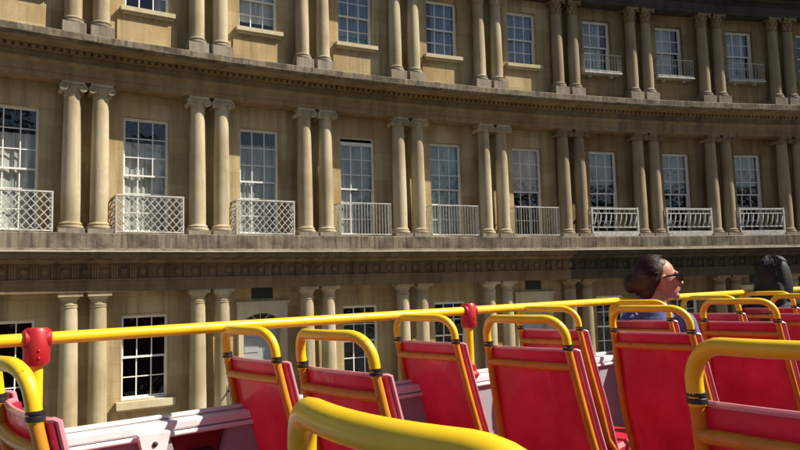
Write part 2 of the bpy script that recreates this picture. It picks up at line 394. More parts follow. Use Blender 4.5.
def entablatures(house, k0, em):
    a, b = k0-.15, k0+2.85; n = 24
    # ground entablature (Doric, carved frieze)
    mb = MB()
    pr = [(WR, -.05), (47.78, -.05), (47.78, .07), (47.765, .075), (47.765, .17), (47.735, .175), (47.735, .205), (47.79, .21), (47.79, .50),
          (47.75, .505), (47.72, .55), (47.66, .57), (47.66, .595), (47.42, .60), (47.42, .615), (47.41, .615), (47.41, .69), (47.37, .695), (47.35, .712), (47.35, .73), (47.60, .79)]
    mi = [0]*(len(pr)-1); mi[-1] = 2; mi[-2] = 1; 
    sweep(mb, pr, a, b, n, mi)
    for i in range(21):
        k = a+(i+.5)/7
        pbox(mb, k-.026, k+.026, 47.765, 47.79, .212, .498)
        for dx in (-.017, 0, .017): pbox(mb, k+dx-.006, k+dx+.006, 47.75, 47.766, .215, .47)
        pbox(mb, k-.03, k+.03, 47.45, 47.66, .572, .6)          # mutule
        fr = frame(k+1/14, 47.79, .355)
        v = i % 4; j = random.random()                           # carved emblem in the metope
        mb.ell(fr @ Vector((0, 0, .0)), (.062+.02*j, .035, .075), fr.to_3x3(), 10, 6)
        nq = random.choice((0, 2, 3, 4, 4, 6, 8)); e_ = random.uniform(.6, 1.15); rot = random.choice((0, PI/2, .8, j*3))
        for q in range(nq):
            aa = q*2*PI/nq+rot; mb.ell(fr @ Vector((.06*e_*math.cos(aa), -.005, .078*math.sin(aa))), (random.uniform(.014, .03), random.uniform(.012, .03), random.uniform(.015, .035)), fr.to_3x3(), 8, 5)
        if v == 1: mb.ell(fr @ Vector((.01, -.01, -.02)), (.085, .02, .018), (fr @ Matrix.Rotation(random.uniform(-.8, .8), 4, 'Y')).to_3x3(), 8, 5)
        if v == 3: mb.ell(fr @ Vector((-.01, -.01, .04)), (.02, .02, .09), (fr @ Matrix.Rotation(random.uniform(-.6, .6), 4, 'Y')).to_3x3(), 8, 5)
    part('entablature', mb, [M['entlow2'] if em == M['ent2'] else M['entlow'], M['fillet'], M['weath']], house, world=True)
    mb = MB(); sweep(mb, [(47.60, .79), (47.72, .80), (47.72, 1.08), (47.74, 1.10), (WR, 1.105)], a, b, n)
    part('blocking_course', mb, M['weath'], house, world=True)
    # middle entablature (Ionic, dentils)
    mb = MB()
    pr = [(WR, 4.085), (47.84, 4.085), (47.84, 4.20), (47.815, 4.205), (47.815, 4.34), (47.775, 4.375), (47.75, 4.40), (47.75, 4.425), (47.83, 4.43), (47.83, 4.57),
          (47.80, 4.575), (47.78, 4.60), (47.78, 4.665), (47.66, 4.67), (47.62, 4.69), (47.44, 4.695), (47.44, 4.735), (47.40, 4.75), (47.35, 4.765), (47.35, 4.785), (47.62, 4.86)]
    mi = [0]*(len(pr)-1); mi[-1] = 2; mi[-2] = 2; mi[-3] = 2; mi[-4] = 2
    sweep(mb, pr, a, b, n, mi)
    for i in range(54):
        k = a+(i+.5)/18; pbox(mb, k-.016, k+.016, 47.70, 47.78, 4.60, 4.663)
    part('entablature', mb, [em, M['fillet'], M['weath']], house, world=True)
    mb = MB(); sweep(mb, [(47.62, 4.86), (47.78, 4.87), (47.78, 5.04), (47.80, 5.06), (48.18, 5.065), (48.2, 5.12), (WR, 5.14)], a, b, n)
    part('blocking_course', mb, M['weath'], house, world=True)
    # upper entablature (Corinthian, modillions) and parapet
    mb = MB()
    pr = [(WR, 7.835), (47.90, 7.835), (47.90, 7.93), (47.88, 7.935), (47.88, 8.04), (47.84, 8.07), (47.84, 8.09), (47.91, 8.095), (47.91, 8.28),
          (47.87, 8.285), (47.82, 8.32), (47.82, 8.40), (47.40, 8.405), (47.40, 8.47), (47.33, 8.51), (47.31, 8.55), (47.31, 8.575), (47.62, 8.63)]
    mi = [0]*(len(pr)-1); mi[-1] = 2; mi[-2] = 2
    sweep(mb, pr, a, b, n, mi)
    em = M['soot_shade']
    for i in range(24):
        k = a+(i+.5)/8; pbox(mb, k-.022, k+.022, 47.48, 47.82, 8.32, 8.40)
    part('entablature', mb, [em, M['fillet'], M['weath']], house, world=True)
    mb = MB(); sweep(mb, [(47.62, 8.63), (47.95, 8.64), (47.95, 8.80), (48.0, 8.82), (48.0, 9.35), (47.92, 9.37), (47.92, 9.48), (48.35, 9.5), (48.35, 8.62)], a, b, n)
    part('parapet', mb, M['weath'], house, world=True)
    mb = MB(); sweep(mb, [(48.36, 8.65), (52.2, 11.4), (WR+9, 8.6)], a, b, 8)
    part('roof', mb, M['slate'], house, world=True)

WMESH = {}
def window_mesh(w, h, cols, rows, kind):
    key = (w, h, cols, rows, kind)
    if key in WMESH: return WMESH[key]
    mb = MB(); o = .022
    mb.box(-w/2, -w/2+o, .0, .14, 0, h); mb.box(w/2-o, w/2, .0, .14, 0, h)
    mb.box(-w/2+o, w/2-o, .0, .14, h-o, h); mb.box(-w/2+o, w/2-o, .0, .14, 0, o*1.2)
    x0, x1, z0, z1 = -w/2+o, w/2-o, o*1.2, h-o
    if kind == 'low': z1 = h-.16; mb.box(x0, x1, .02, .10, z1, z1+.05)
    zm = z0+(z1-z0)*.5
    for (c, d, y) in ((zm-.02, z1, .045), (z0, zm+.02, .085)):
        mb.box(x0, x0+.028, y, y+.035, c, d); mb.box(x1-.028, x1, y, y+.035, c, d)
        mb.box(x0+.028, x1-.028, y, y+.035, c, c+.036); mb.box(x0+.028, x1-.028, y, y+.035, d-.032, d)
        for i in range(1, cols):
            x = x0+(x1-x0)*i/cols; mb.box(x-.011, x+.011, y+.004, y+.03, c+.036, d-.032)
        r = rows//2
        for i in range(1, r):
            z = c+(d-c)*i/r; mb.box(x0+.028, x1-.028, y+.006, y+.028, z-.010, z+.010)
    pn = MB()
    for (c, d, y) in ((zm-.02, z1, .062), (z0, zm+.02, .102)):
        pn.add([(x0, y, c), (x1, y, c), (x1, y, d), (x0, y, d)], [(0, 1, 2, 3)])
    WMESH[key] = (mb.mesh('window', M['white']), pn.mesh('pane', M['glass']), (x0, x1, z0, z1))
    return WMESH[key]
def curtain_mesh(x0, x1, z0, z1, folds=True):
    mb = MB(); n = 40; vs = []; ph_, fq = random.random()*9, random.uniform(24, 46)
    for i in range(n+1):
        t = i/n; x = x0+(x1-x0)*t; y = .165+(.014*math.sin(t*fq+ph_+math.sin(t*9+ph_)*2) if folds else 0)
        vs += [(x, y, z0), (x, y, z1)]
    mb.add(vs, [(2*i, 2*i+2, 2*i+3, 2*i+1) for i in range(n)], smooth=True); return mb
def window(house, k, z0, z1, rows, curt=(), kind='', centre=BC):
    w = 2*WW*DE*WR
    fr = frame(k+centre, WR+REV-.08, z0)
    me, pn, (x0, x1, a, b) = window_mesh(round(w-.006, 4), round(z1-z0-.006, 4), 3, rows, kind)
    o = place('window', me, fr @ Matrix.Translation((0, 0, .003)), house)
    place('pane', pn, MW[o.name], o)
    for (mk, f0, f1, g0, g1) in curt:   # fractions: heights and widths
        h = z1-z0; f0 += random.uniform(-.03, .03) if f0 > .05 else 0; f1 += random.uniform(-.05, .03) if f1 < .97 else 0
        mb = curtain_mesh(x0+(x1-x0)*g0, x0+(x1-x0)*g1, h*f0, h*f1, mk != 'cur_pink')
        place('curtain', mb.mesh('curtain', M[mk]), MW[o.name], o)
def sill(house, k, z, hh=.10, ww=.225, out=.14, mat='sill'):
    mb = MB(); pbox(mb, k+BC-ww, k+BC+ww, WR-out, WR+REV-.085, z-hh, z-.004, 0, 2)
    pbox(mb, k+BC-ww+.012, k+BC+ww-.012, WR-out*.5, WR+.01, z-hh-.05, z-hh-.002, 0, 2)
    part('sill', mb, M[mat], house, world=True)

def balcony_lattice(house, k):
    fr = frame(k+BC, WR, 1.115); hw = .655; dp = .44; H = .76
    mb = MB(); r = .0105
    def panel(p0, p1, nx):
        p0 = Vector(p0); p1 = Vector(p1); L = (p1-p0).length; d = (p1-p0)/L
        mb.tube([p0+Vector((0, 0, .02)), p1+Vector((0, 0, .02))], .016, 6); mb.tube([p0+Vector((0, 0, H)), p1+Vector((0, 0, H))], .019, 6)
        cell = L/nx
        import math as _m
        for s in (1, -1):
            i = -12
            while i < nx+12:
                # line x = i*cell + s*z*(cell/ (H/4.)), clipped
                sl = s*cell/(H/4.5); x0 = i*cell; z0 = .02; x1 = x0+sl*(H-.02); z1 = H
                pts = []
                def clip(xa, za, xb, zb):
                    t0, t1 = 0., 1.
                    dx = xb-xa
                    for lo, sgn in ((0, 1), (L, -1)):
                        fa = sgn*(xa-lo); fb = sgn*(xb-lo)
                        if fa < 0 and fb < 0: return None
                        if fa < 0: t0 = max(t0, fa/(fa-fb))
                        elif fb < 0: t1 = min(t1, fa/(fa-fb))
                    if t1-t0 < .02: return None
                    return (xa+dx*t0, za+(zb-za)*t0, xa+dx*t1, za+(zb-za)*t1)
                c = clip(x0, z0, x1, z1)
                if c: mb.tube([p0+d*c[0]+Vector((0, 0, c[1])), p0+d*c[2]+Vector((0, 0, c[3]))], r, 5)
                i += 1
    panel((-hw, -dp, 0), (hw, -dp, 0), 9); panel((-hw, 0, 0), (-hw, -dp, 0), 3); panel((hw, -dp, 0), (hw, 0, 0), 3)
    for x in (-hw, hw): mb.box(x-.015, x+.015, -dp-.015, -dp+.015, 0, H+.02)
    o = place('balcony', mb.mesh('balcony', M['whiteiron']), fr, house, 'white diamond lattice balcony')
def balcony_bars(house, k):
    fr = frame(k+BC, WR, 1.115); hw = .655; dp = .44; H = .78
    mb = MB()
    for z in (.03, H): 
        mb.tube([(-hw, 0, z), (-hw, -dp, z), (hw, -dp, z), (hw, 0, z)], .015, 6)
    n = 17
    for i in range(n+1):
        x = -hw+2*hw*i/n; mb.tube([(x, -dp, .03), (x, -dp, H)], .0085, 5)
    for s in (-hw, hw):
        for i in range(1, 6): mb.tube([(s, -dp*i/6, .03), (s, -dp*i/6, H)], .0085, 5)
    place('balcony', mb.mesh('balcony', M['whiteiron']), fr, house, 'white balcony of plain upright iron bars')
def balcony_belly(house, k):
    fr = frame(k+BC, WR, 1.11); hw = .74; dp = .42; H = .80
    mb = MB()
    mb.box(-hw-.02, hw+.02, -dp-.04, 0, .0, .14)
    mb.box(-hw, hw, -dp-.025, -dp+.025, H-.05, H); mb.box(-hw, hw, -dp-.02, -dp+.02, .24, .28)
    mb.box(-hw, hw, -dp-.018, -dp+.018, H-.17, H-.14)
    for s in (-1, 1):
        mb.box(s*hw-.025, s*hw+.025, -dp-.03, -dp+.03, .14, H+.01)
        mb.box(s*hw-.02, s*hw+.02, -dp+.03, 0, H-.05, H); mb.box(s*hw-.018, s*hw+.018, -dp+.03, 0, .24, .28)
        for i in range(1, 4): mb.tube([(s*hw, -dp*i/4, .26), (s*hw, -dp*i/4, H-.03)], .018, 6)
    n = 9
    for i in range(n):
        x = -hw+2*hw*(i+.5)/n
        mb.tube([(x-.055, -dp, .27), (x-.03, -dp-.035, .36), (x+.03, -dp-.01, .52), (x+.055, -dp, H-.15)], [.017, .026, .022, .015], 6)
        mb.tube([(x, -dp, H-.15), (x, -dp, H-.04)], .016, 5)
    place('balcony', mb.mesh('balcony', M['whiteiron']), fr, house, 'white balcony with slanting bellied balusters on a pale slab')
def balcony_small(house, k, z=5.80):
    fr = frame(k+BC, WR, z); hw = .60; dp = .24; H = .58
    mb = MB(); mb.box(-hw-.02, hw+.02, -dp-.03, 0, .02, .065)
    for zz in (.10, H): mb.tube([(-hw, 0, zz), (-hw, -dp, zz), (hw, -dp, zz), (hw, 0, zz)], .013, 6)
    for i in range(13): 
        x = -hw+2*hw*i/12; mb.tube([(x, -dp, .07), (x, -dp, H)], .007, 5)
    for s in (-hw, hw):
        for i in range(1, 4): mb.tube([(s, -dp*i/4, .07), (s, -dp*i/4, H)], .009, 5)
    for s in (-.35, .35): mb.box(s-.025, s+.025, -dp*.6, 0, -.06, .02)
    place('balcony', mb.mesh('balcony', M['whiteiron']), fr, house, 'small white railed balcony on the upper floor')

def door(house, k):
    fr = frame(k+.5, WR, 0); hw = .44; zc = -.63; zs = -.87; zb = HG+.32
    # surround with arched head
    mb = MB(); n = 16; ow = .585; zt = -.42; y = -.055
    arc = [(hw*math.cos(PI-PI*i/n), zs+(zc-zs)*math.sin(PI*i/n)) for i in range(n+1)]
    outer = []
    for i, (x, z) in enumerate(arc):
        t = i/n
        if t < .25: o = (-ow, zs+(zt-zs)*t/.25)
        elif t <= .75: o = (-ow+2*ow*(t-.25)/.5, zt)
        else: o = (ow, zt-(zt-zs)*(t-.75)/.25)
        outer.append(o)
    vs = []; 
    for (x, z), (X, Z) in zip(arc, outer): vs += [(x, y, z), (X, y, Z), (x, .19, z), (X, .0, Z)]
    fs = []
    for i in range(n):
        o = 4*i; fs += [(o, o+4, o+5, o+1), (o+2, o+6, o+4, o), (o+1, o+5, o+7, o+3)]
    mb.add(vs, fs)
    for s in (-1, 1):
        mb.box(min(s*hw, s*ow), max(s*hw, s*ow), y, .19, zb, zs)
        mb.box(min(s*(hw+.03), s*(ow-.03)), max(s*(hw+.03), s*(ow-.03)), y-.02, y+.002, zb+.25, zs-.05)
    mb.box(-ow-.03, ow+.03, y-.03, 0, zt+.002, zt+.06)
    place('door_surround', mb.mesh('door_surround', M['sill']), fr, house)
    # leaf
    mb = MB(); zl = -1.06
    mb.box(-hw, hw, .13, .18, zb, zl)
    for (c, d) in ((zb+.2, zb+.9), (zb+1.05, zb+1.75), (zb+1.9, zl-.12)):
        for s in (-1, 1):
            x0, x1 = sorted((s*.06, s*.38)); mb.box(x0, x1, .117, .131, c, d)
    mb.box(-hw, hw, .10, .2, zl, zs)
    d = place('door', mb.mesh('door', M['greydoor']), fr, house, 'pale grey panelled front door')
    kn = MB(); kn.ell((-.33, .09, zb+1.0), (.03, .03, .03), n=10, m=8); place('handle', kn.mesh('handle', M['steel']), fr, d)
    # fanlight
    mb = MB()
    for i in range(1, 6):
        a = PI*i/6; mb.tube([(0, .15, zs+.01), (hw*math.cos(a), .15, zs+(zc-zs)*math.sin(a))], .009, 5)
    f = place('fanlight', mb.mesh('fanlight', M['white']), fr, house)
    mb = MB(); mb.add([(x, .17, z) for x, z in arc], [tuple(range(n+1))]); place('pane', mb.mesh('pane', M['glass']), fr, f)
    # dark grille above
    mb = MB(); mb.box(-.245, .245, -.012, .02, -.30, -.062)
    for i in range(1, 4): mb.box(-.245, .245, -.018, -.011, -.30+.06*i-.008, -.30+.06*i+.008)
    place('ventilation_grille', mb.mesh('grille', M['plaque']), fr, house)
    # steps
    mb = MB(); mb.box(-.75, .75, -.75, .1, HG-.02, HG+.16); mb.box(-.62, .62, -.42, .1, HG+.16, HG+.32)
    place('doorstep', mb.mesh('doorstep', M['sill']), fr, house)
def railing(k, label):
    fr = frame(k, WR, HG)
    t = thing('iron_railing', fr, label, 'railing', 'black iron railings beside the front doors')
    mb = MB(); L = 1.7; H = 1.62
    for z in (.12, H-.12): mb.box(-.015, .015, -L, -.05, z, z+.025)
    for i in range(14):
        y = -.1-(L-.12)*i/13; mb.tube([(0, y, 0), (0, y, H-.03), (0, y, H+.07)], [.012, .012, .002], 6)
    place('bars', mb.mesh('bars', M['iron']), fr, t)
    mb = MB(); mb.box(-.03, .03, -L-.03, -L+.03, 0, H+.05); mb.ell((0, -L, H+.09), (.04, .04, .05), n=10, m=8)
    place('post', mb.mesh('post', M['iron']), fr, t)

def house(k0, label, mats, bal, mids, ups, grounds, upper_bal):
    fr = frame(k0+1.35, WR, HG)
    h = thing('terraced_house', fr, label, 'house', 'houses of the curved stone terrace')
    ops = []
    for i in range(3):
        c = k0+i+BC
        ops.append((c-WW, c+WW, 1.16, 3.60)); ops.append((c-WW, c+WW, 5.95, 7.48))
        if grounds[i] != 'door': ops.append((c-WW, c+WW, -2.27, -.55))
        else:
            ww = .44/(DE*WR); ops.append((k0+i+.5-ww, k0+i+.5+ww, HG+.32, -.63))
    wm, cm, em = mats
    wall(h, k0, ops, M[wm]); columns(h, k0, cm); entablatures(h, k0, M[em])
    for i in range(3):
        k = k0+i
        window(h, k, 1.16, 3.60, 6, mids[i][0], mids[i][1])
        window(h, k, 5.95, 7.48, 4, ups[i])
        if upper_bal: balcony_small(h, k)
        else: sill(h, k, 5.95)
        if grounds[i] == 'door': door(h, k)
        else:
            window(h, k, -2.27, -.55, 4, grounds[i]); sill(h, k, -2.27, .15, .232, .15)
        bal(h, k)
        # slightly recessed apron panel moulding under upper window
        mb = MB(); sweep(mb, [(WR, 5.16), (WR-.03, 5.165), (WR-.03, 5.70), (WR, 5.705)], k+.24, k+.74, 3)
        for kk, s in ((k+.24, 0), (k+.74, 1)):
            t = th(kk); mb.add([P(t, WR, 5.16), P(t, WR-.03, 5.165), P(t, WR-.03, 5.70), P(t, WR, 5.705)], [(0, 1, 2, 3)])
        part('apron', mb, M[wm], h, world=True)
    return h
W1 = (('cur_white', 0, .83, 0, 1),); G1 = (('cur_grey', 0, .84, 0, 1),)
house(-4, 'terraced stone house left of the one with diamond lattice balconies', ('wall', 'col', 'ent'), balcony_bars, [(W1, '')]*3, [G1]*3, [(), (), 'door'], False)
house(-1, 'honey stone terraced house with white diamond lattice balconies, leftmost in view', ('wall', 'col', 'ent'), balcony_lattice,
      [((('cur_white', 0, .84, 0, 1),), ''), ((('cur_white', 0, .84, 0, 1),), ''), ((('cur_grey', 0, .84, 0, 1),), '')],
      [(('cur_grey', .1, 1, 0, .3),), (('cur_grey', .0, 1, .72, 1),), (('cur_white', .16, 1, 0, 1),)], [(), (), 'door'], False)
house(2, 'honey stone terraced house with plain white barred balconies', ('wall', 'col', 'ent'), balcony_bars,
      [((('cur_grey', 0, .93, 0, 1),), 'low'), ((('cur_green', 0, 1, 0, 1),), ''), ((('cur_pink', .5, 1, 0, 1),), '')],
      [(('cur_blue', .2, 1, 0, 1), ('cur_teal', 0, .2, 0, 1)), (('cur_blue', 0, 1, .25, 1),), (('cur_blue', .1, 1, 0, 1),)], [(), (), 'door'], False)
house(5, 'shaded stone terraced house with slanting baluster balconies, right of the barred ones', ('wall2', 'col2', 'ent2'), balcony_belly,
      [((('cur_grey', .62, 1, 0, 1),), ''), ((('cur_grey', .58, 1, 0, 1),), ''), ((('cur_grey', .6, 1, 0, 1),), '')],  # middle windows: grey sheets stand in for sky reflected in the upper panes
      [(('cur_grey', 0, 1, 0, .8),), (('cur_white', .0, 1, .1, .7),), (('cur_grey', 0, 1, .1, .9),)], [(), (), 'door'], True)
house(8, 'shaded stone terraced house at the far right edge, mostly outside the photo', ('wall2', 'col2', 'ent2'), balcony_bars,
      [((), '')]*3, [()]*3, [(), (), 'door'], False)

for k0 in (42, 45, 48, 51):
    house(k0, 'stone terraced house across the green, behind the camera', ('wall', 'col', 'ent'), balcony_bars, [(W1, '')]*3, [G1]*3, [(), (), 'door'], False)
railing(1.5-.36, 'black iron railing on the left of the pale grey front door')
railing(1.5+.36, 'black iron railing on the right of the pale grey front door')

# ------------------------------------------------------------------ street
def disc(r0, r1, z, name, mat, n=128, kerb=None):
    mb = MB(); vs = []
    for j in range(n):
        a = 2*PI*j/n
        for r in ((r0, r1) if r0 > 0 else (r1,)): vs.append((r*math.sin(a), r*math.cos(a)-DC, z))
    if r0 > 0: fs = [(2*j, 2*((j+1) % n), 2*((j+1) % n)+1, 2*j+1) for j in range(n)]
    else: fs = [tuple(range(n))]
    mb.add(vs, fs)
    if kerb:
        for r, z0, z1 in kerb:
            k = [(r*math.sin(2*PI*j/n), r*math.cos(2*PI*j/n)-DC) for j in range(n)]
            mb.add([(x, y, z0) for x, y in k]+[(x, y, z1) for x, y in k], [(j, (j+1) % n, n+(j+1) % n, n+j) for j in range(n)])
    return struct(name, mb, M[mat])
mb = MB(); mb.add([(-900, -900, -.02), (900, -900, -.02), (900, 900, -.02), (-900, 900, -.02)], [(0, 1, 2, 3)]); struct('ground', mb, M['asphalt'])
disc(27.2, 44.2, 0, 'road', 'asphalt')
disc(44.2, 60, .13, 'pavement', 'paving', kerb=[(44.2, -.02, .13)])
disc(25.5, 27.2, .13, 'footpath', 'paving', kerb=[(27.2, -.02, .13)])
disc(0, 25.5, .16, 'green', 'grass', kerb=[(25.5, .10, .16)])

# ------------------------------------------------------------------ trees on the green (they show in the window panes)
def tree(x, y, H, R, label, seed):
    rnd = random.Random(seed)
    t = thing('plane_tree', Matrix.Translation((x, y, .15)), label, 'tree', 'plane trees on the green')
    mb = MB(); mb.tube([(0, 0, -.1), (.1, 0, H*.15), (-.05, .1, H*.32), (.1, 0, H*.55)], [.55, .42, .34, .16], 12)
    ends = []
    for i in range(9):
        a = i*2.4; z0 = H*(.26+.035*i); r = R*(.55+.2*rnd.random()); e = Vector((r*math.cos(a), r*math.sin(a), z0+H*(.18+.12*rnd.random()))); ends.append(e)
        mb.tube([(0, 0, z0), e*.5+Vector((0, 0, z0*.5-.2)), e], [.17, .11, .04], 7)
    place('trunk', mb.mesh('trunk', M['bark']), MW[t.name], t)
    mb = MB(); cs = []
    for i in range(46):
        while True:
            p = Vector((rnd.uniform(-1, 1), rnd.uniform(-1, 1), rnd.uniform(-1, 1)))
            if p.length < 1: break
        p = p*(.55+.45*rnd.random())/max(p.length, .35)*p.length**.4
        cs.append((Vector((p.x*R, p.y*R, H*.64+p.z*H*.34)), R*rnd.uniform(.16, .32)))
    for c, r in cs:
        for j in range(190):
            d = Vector((rnd.gauss(0, 1), rnd.gauss(0, 1), rnd.gauss(0, .8))); d = d*(r*(.4+.6*rnd.random())/max(d.length, .1))
            q = c+d; s = rnd.uniform(.12, .24)
            u = Vector((rnd.gauss(0, 1), rnd.gauss(0, 1), rnd.gauss(0, .5))).normalized(); w = u.orthogonal().normalized()
            mb.add([q-u*s, q+w*s*.7, q+u*s, q-w*s*.7], [(0, 1, 2, 3)])
    place('crown', mb.mesh('crown', M['leaf']), MW[t.name], t)
tree(20.5, -27, 12.5, 6.2, 'broad plane tree nearest the shaded houses on the green', 1)
tree(3, -17, 15, 7.0, 'tall plane tree right behind the bus on the green', 2)
tree(-9, -30, 17, 7.5, 'largest plane tree on the left of the green', 3)
tree(7, -44, 16, 7, 'plane tree on the far side of the green', 4)

# ------------------------------------------------------------------ the bus
def Rz(a): return Matrix.Rotation(a, 4, 'Z')
BUS = Matrix.Translation((0, 0, E)) @ Rz(-1.54) @ Matrix.Rotation(.0009, 4, 'X') @ Matrix.Rotation(-.0185, 4, 'Y')
DK = 1.12           # eye height over the upper deck
RX, RZ = -2.0385, -.0915
def busM(x, y, z=-DK, rot=0): return BUS @ Matrix.Translation((x, y, z)) @ Rz(rot)
bus = thing('open_top_bus', BUS @ Matrix.Translation((-.85, 2.5, -E+.02)), 'red open top sightseeing bus with yellow handrail, seen from its upper deck', 'bus')
def bpart(name, mb, mats, parent=None, label=None):
    o = place(name, mb.mesh(name, mats), BUS, parent or bus, label); return o
Y0, Y1, XR = -3.2, 6.6, .46
mb = MB(); mb.box(RX+.03, XR, Y0, Y1, -DK-.10, -DK); bpart('upper_deck', mb, M['deck'])
# lower body with window band
mb = MB(); mb.box(RX-.08, XR+.08, Y0-.1, Y1+.1, -3.45, -DK-.102)
bpart('body', mb, M['redbody'])
for s, x in ((-1, RX-.085), (1, XR+.085)):
    for i in range(6):
        mb = MB(); y = Y0+.3+i*1.6; mb.box(x-.004, x+.004, y, y+1.45, -2.45, -1.55); bpart('window', mb, M['lens'])
for x in (RX+.05, XR-.05):
    for y in (Y0+1.9, Y1-2.1):
        mb = MB(); 
        n = 28; pr = [(.30, -.13), (.46, -.14), (.49, -.10), (.49, .10), (.46, .14), (.30, .13)]
        vs = [(x+b, y+a*math.cos(2*PI*j/n), -E+.51+a*math.sin(2*PI*j/n)) for a, b in pr for j in range(n)]
        mb.add(vs, [(i*n+j, i*n+(j+1) % n, (i+1)*n+(j+1) % n, (i+1)*n+j) for i in range(5) for j in range(n)], smooth=True)
        w = bpart('wheel', mb, M['tyre'])
        mb = MB(); vs = [(x+b, y+a*math.cos(2*PI*j/n), -E+.51+a*math.sin(2*PI*j/n)) for a, b in ((.3, -.12), (.3, .12)) for j in range(n)]
        mb.add(vs, [(j, (j+1) % n, n+(j+1) % n, n+j) for j in range(n)]+[tuple(range(n)), tuple(range(n, 2*n))]); bpart('rim', mb, M['steel'], w)
# left side: lining, capping, recesses
PT = -.358
def side_wall(x, s):
    """s=+1: inner face looks to +x (left wall); -1 the right wall"""
    def bx(mb, a, b, *r):
        q = sorted((x+s*a, x+s*b)); mb.box(q[0], q[1], *r)
    mb = MB(); bx(mb, -.055, -.031, Y0, Y1, -DK-.1, PT-.030); bpart('side_panel', mb, M['redbody'])
    mb = MB()
    yy = .335-1.6*2+.01
    rec = []
    while yy < Y1-.8:
        rec.append((yy+.34, yy+.53)); yy += 1.6
    ys = [Y0]+[v for a in rec for v in a]+[Y1]
    for i in range(0, len(ys), 2): bx(mb, -.03, .012, ys[i], ys[i+1], -DK, PT-.03)
    for a, b in rec:
        bx(mb, -.03, .012, a, b, -DK, PT-.30)
        # slanted cheeks of the recess
        for (p, q) in ((a, a+.07), (b, b-.07)):
            X0, X1 = x-s*.03, x+s*.0118
            mb.add([(X1, p, PT-.03), (X1, p, PT-.30), (X1, q, PT-.30), (X0, p, PT-.03), (X0, q, PT-.30), (X0, p, PT-.30)], [(0, 1, 2), (0, 2, 4, 3)])
    ln = bpart('side_lining', mb, M['lining'])
    for a, b in rec:
        mb = MB(); bx(mb, -.029, -.018, a+.002, b-.002, PT-.298, PT-.032); bx(mb, -.018, .0, a+.06, b-.05, PT-.20, PT-.10, 1)
        bpart('recess', mb, [M['redrecess'], M['rubber']], ln)
    # capping: three ribs
    mb = MB(); q = sorted((x-s*.06, x+s*.020)); mb.box(q[0], q[1], Y0, Y1, PT-.028, PT)
    q = sorted((x-s*.02, x+s*.028)); mb.box(q[0], q[1], Y0, Y1, PT-.045, PT-.030)
    q = sorted((x-s*.05, x-s*.025)); mb.box(q[0], q[1], Y0, Y1, PT+.001, PT+.014)
    o = bpart('capping', mb, M['capping'])
    bv = o.modifiers.new('b', 'BEVEL'); bv.width = .006; bv.segments = 2
side_wall(RX, 1); side_wall(XR, -1)
mb = MB(); mb.box(RX-.1, XR+.1, Y1, Y1+.08, -DK-.1, PT+.06); bpart('front_panel', mb, M['redbody'])
mb = MB(); mb.box(RX-.1, XR+.1, Y0-.08, Y0, -DK-.1, PT+.06); bpart('rear_panel', mb, M['redbody'])
# handrail, stanchions with red joints
for x, s in ((RX, 1), (XR, -1)):
    mb = MB(); mb.tube([(x, Y0+.05, PT+.02), (x, Y0+.05, RZ-.06), (x, Y0+.11, RZ)]+[(x, Y0+.3+i*.25, RZ) for i in range(int((Y1-Y0-.6)/.25)+1)]+[(x, Y1-.11, RZ), (x, Y1-.05, RZ-.06), (x, Y1-.05, PT+.02)], .0175, 14)
    hr = bpart('handrail', mb, M['yellow'])
    for i in range(-2, 4):
        y = .335+1.6*i-(.22 if i == 2 else .20 if i == 3 else 0)
        if y > Y1-.5: continue
        mb = MB(); mb.tube([(x, y, PT), (x, y, RZ-.01)], .016, 14); st = bpart('stanchion', mb, M['yellow'])
        mb = MB(); mb.tube([(x, y-.034, RZ), (x, y-.030, RZ), (x, y+.030, RZ), (x, y+.034, RZ)], [.023, .027, .027, .023], 16)
        mb.tube([(x, y, RZ+.030), (x, y, RZ+.020), (x, y, RZ-.060), (x, y, RZ-.070)], [.026, .033, .033, .026], 18)
        for dz in (-.03, -.05): mb.ell((x+s*.0325, y, RZ+dz), (.004, .004, .004), n=8, m=6)
        bpart('joint', mb, M['redjoint'], st)
        mb = MB(); mb.lathe([(.034, PT), (.034, PT+.010), (.024, PT+.02), (.022, PT+.045), (.0165, PT+.05)], 18, cx=x, cy=y)
        bpart('foot_socket', mb, M['redjoint'], st)
        # bracket below the capping: white gusset over a red web, with a bolt
        mb = MB(); q = x+s*.0285
        yb = y+.295
        for (pts, th_, mi) in (([(yb-.045, PT-.02), (yb+.045, PT-.02), (yb+.03, PT-.085), (yb, PT-.10), (yb-.03, PT-.085)], .03, 0), ([(yb-.028, PT-.08), (yb+.028, PT-.08), (yb+.04, PT-.36), (yb-.04, PT-.36)], .022, 1)):
            k = len(pts); mb.add([(q, a, b) for a, b in pts]+[(q+s*th_, a, b) for a, b in pts], [(j, (j+1) % k, k+(j+1) % k, k+j) for j in range(k)]+[tuple(range(k))[::-1], tuple(range(k, 2*k))], mi)
        mb.ell((q+s*.031, yb, PT-.05), (.005, .008, .008), n=10, m=8, mi=2)
        bpart('bracket', mb, [M['capping'], M['redjoint'], M['rubber']])

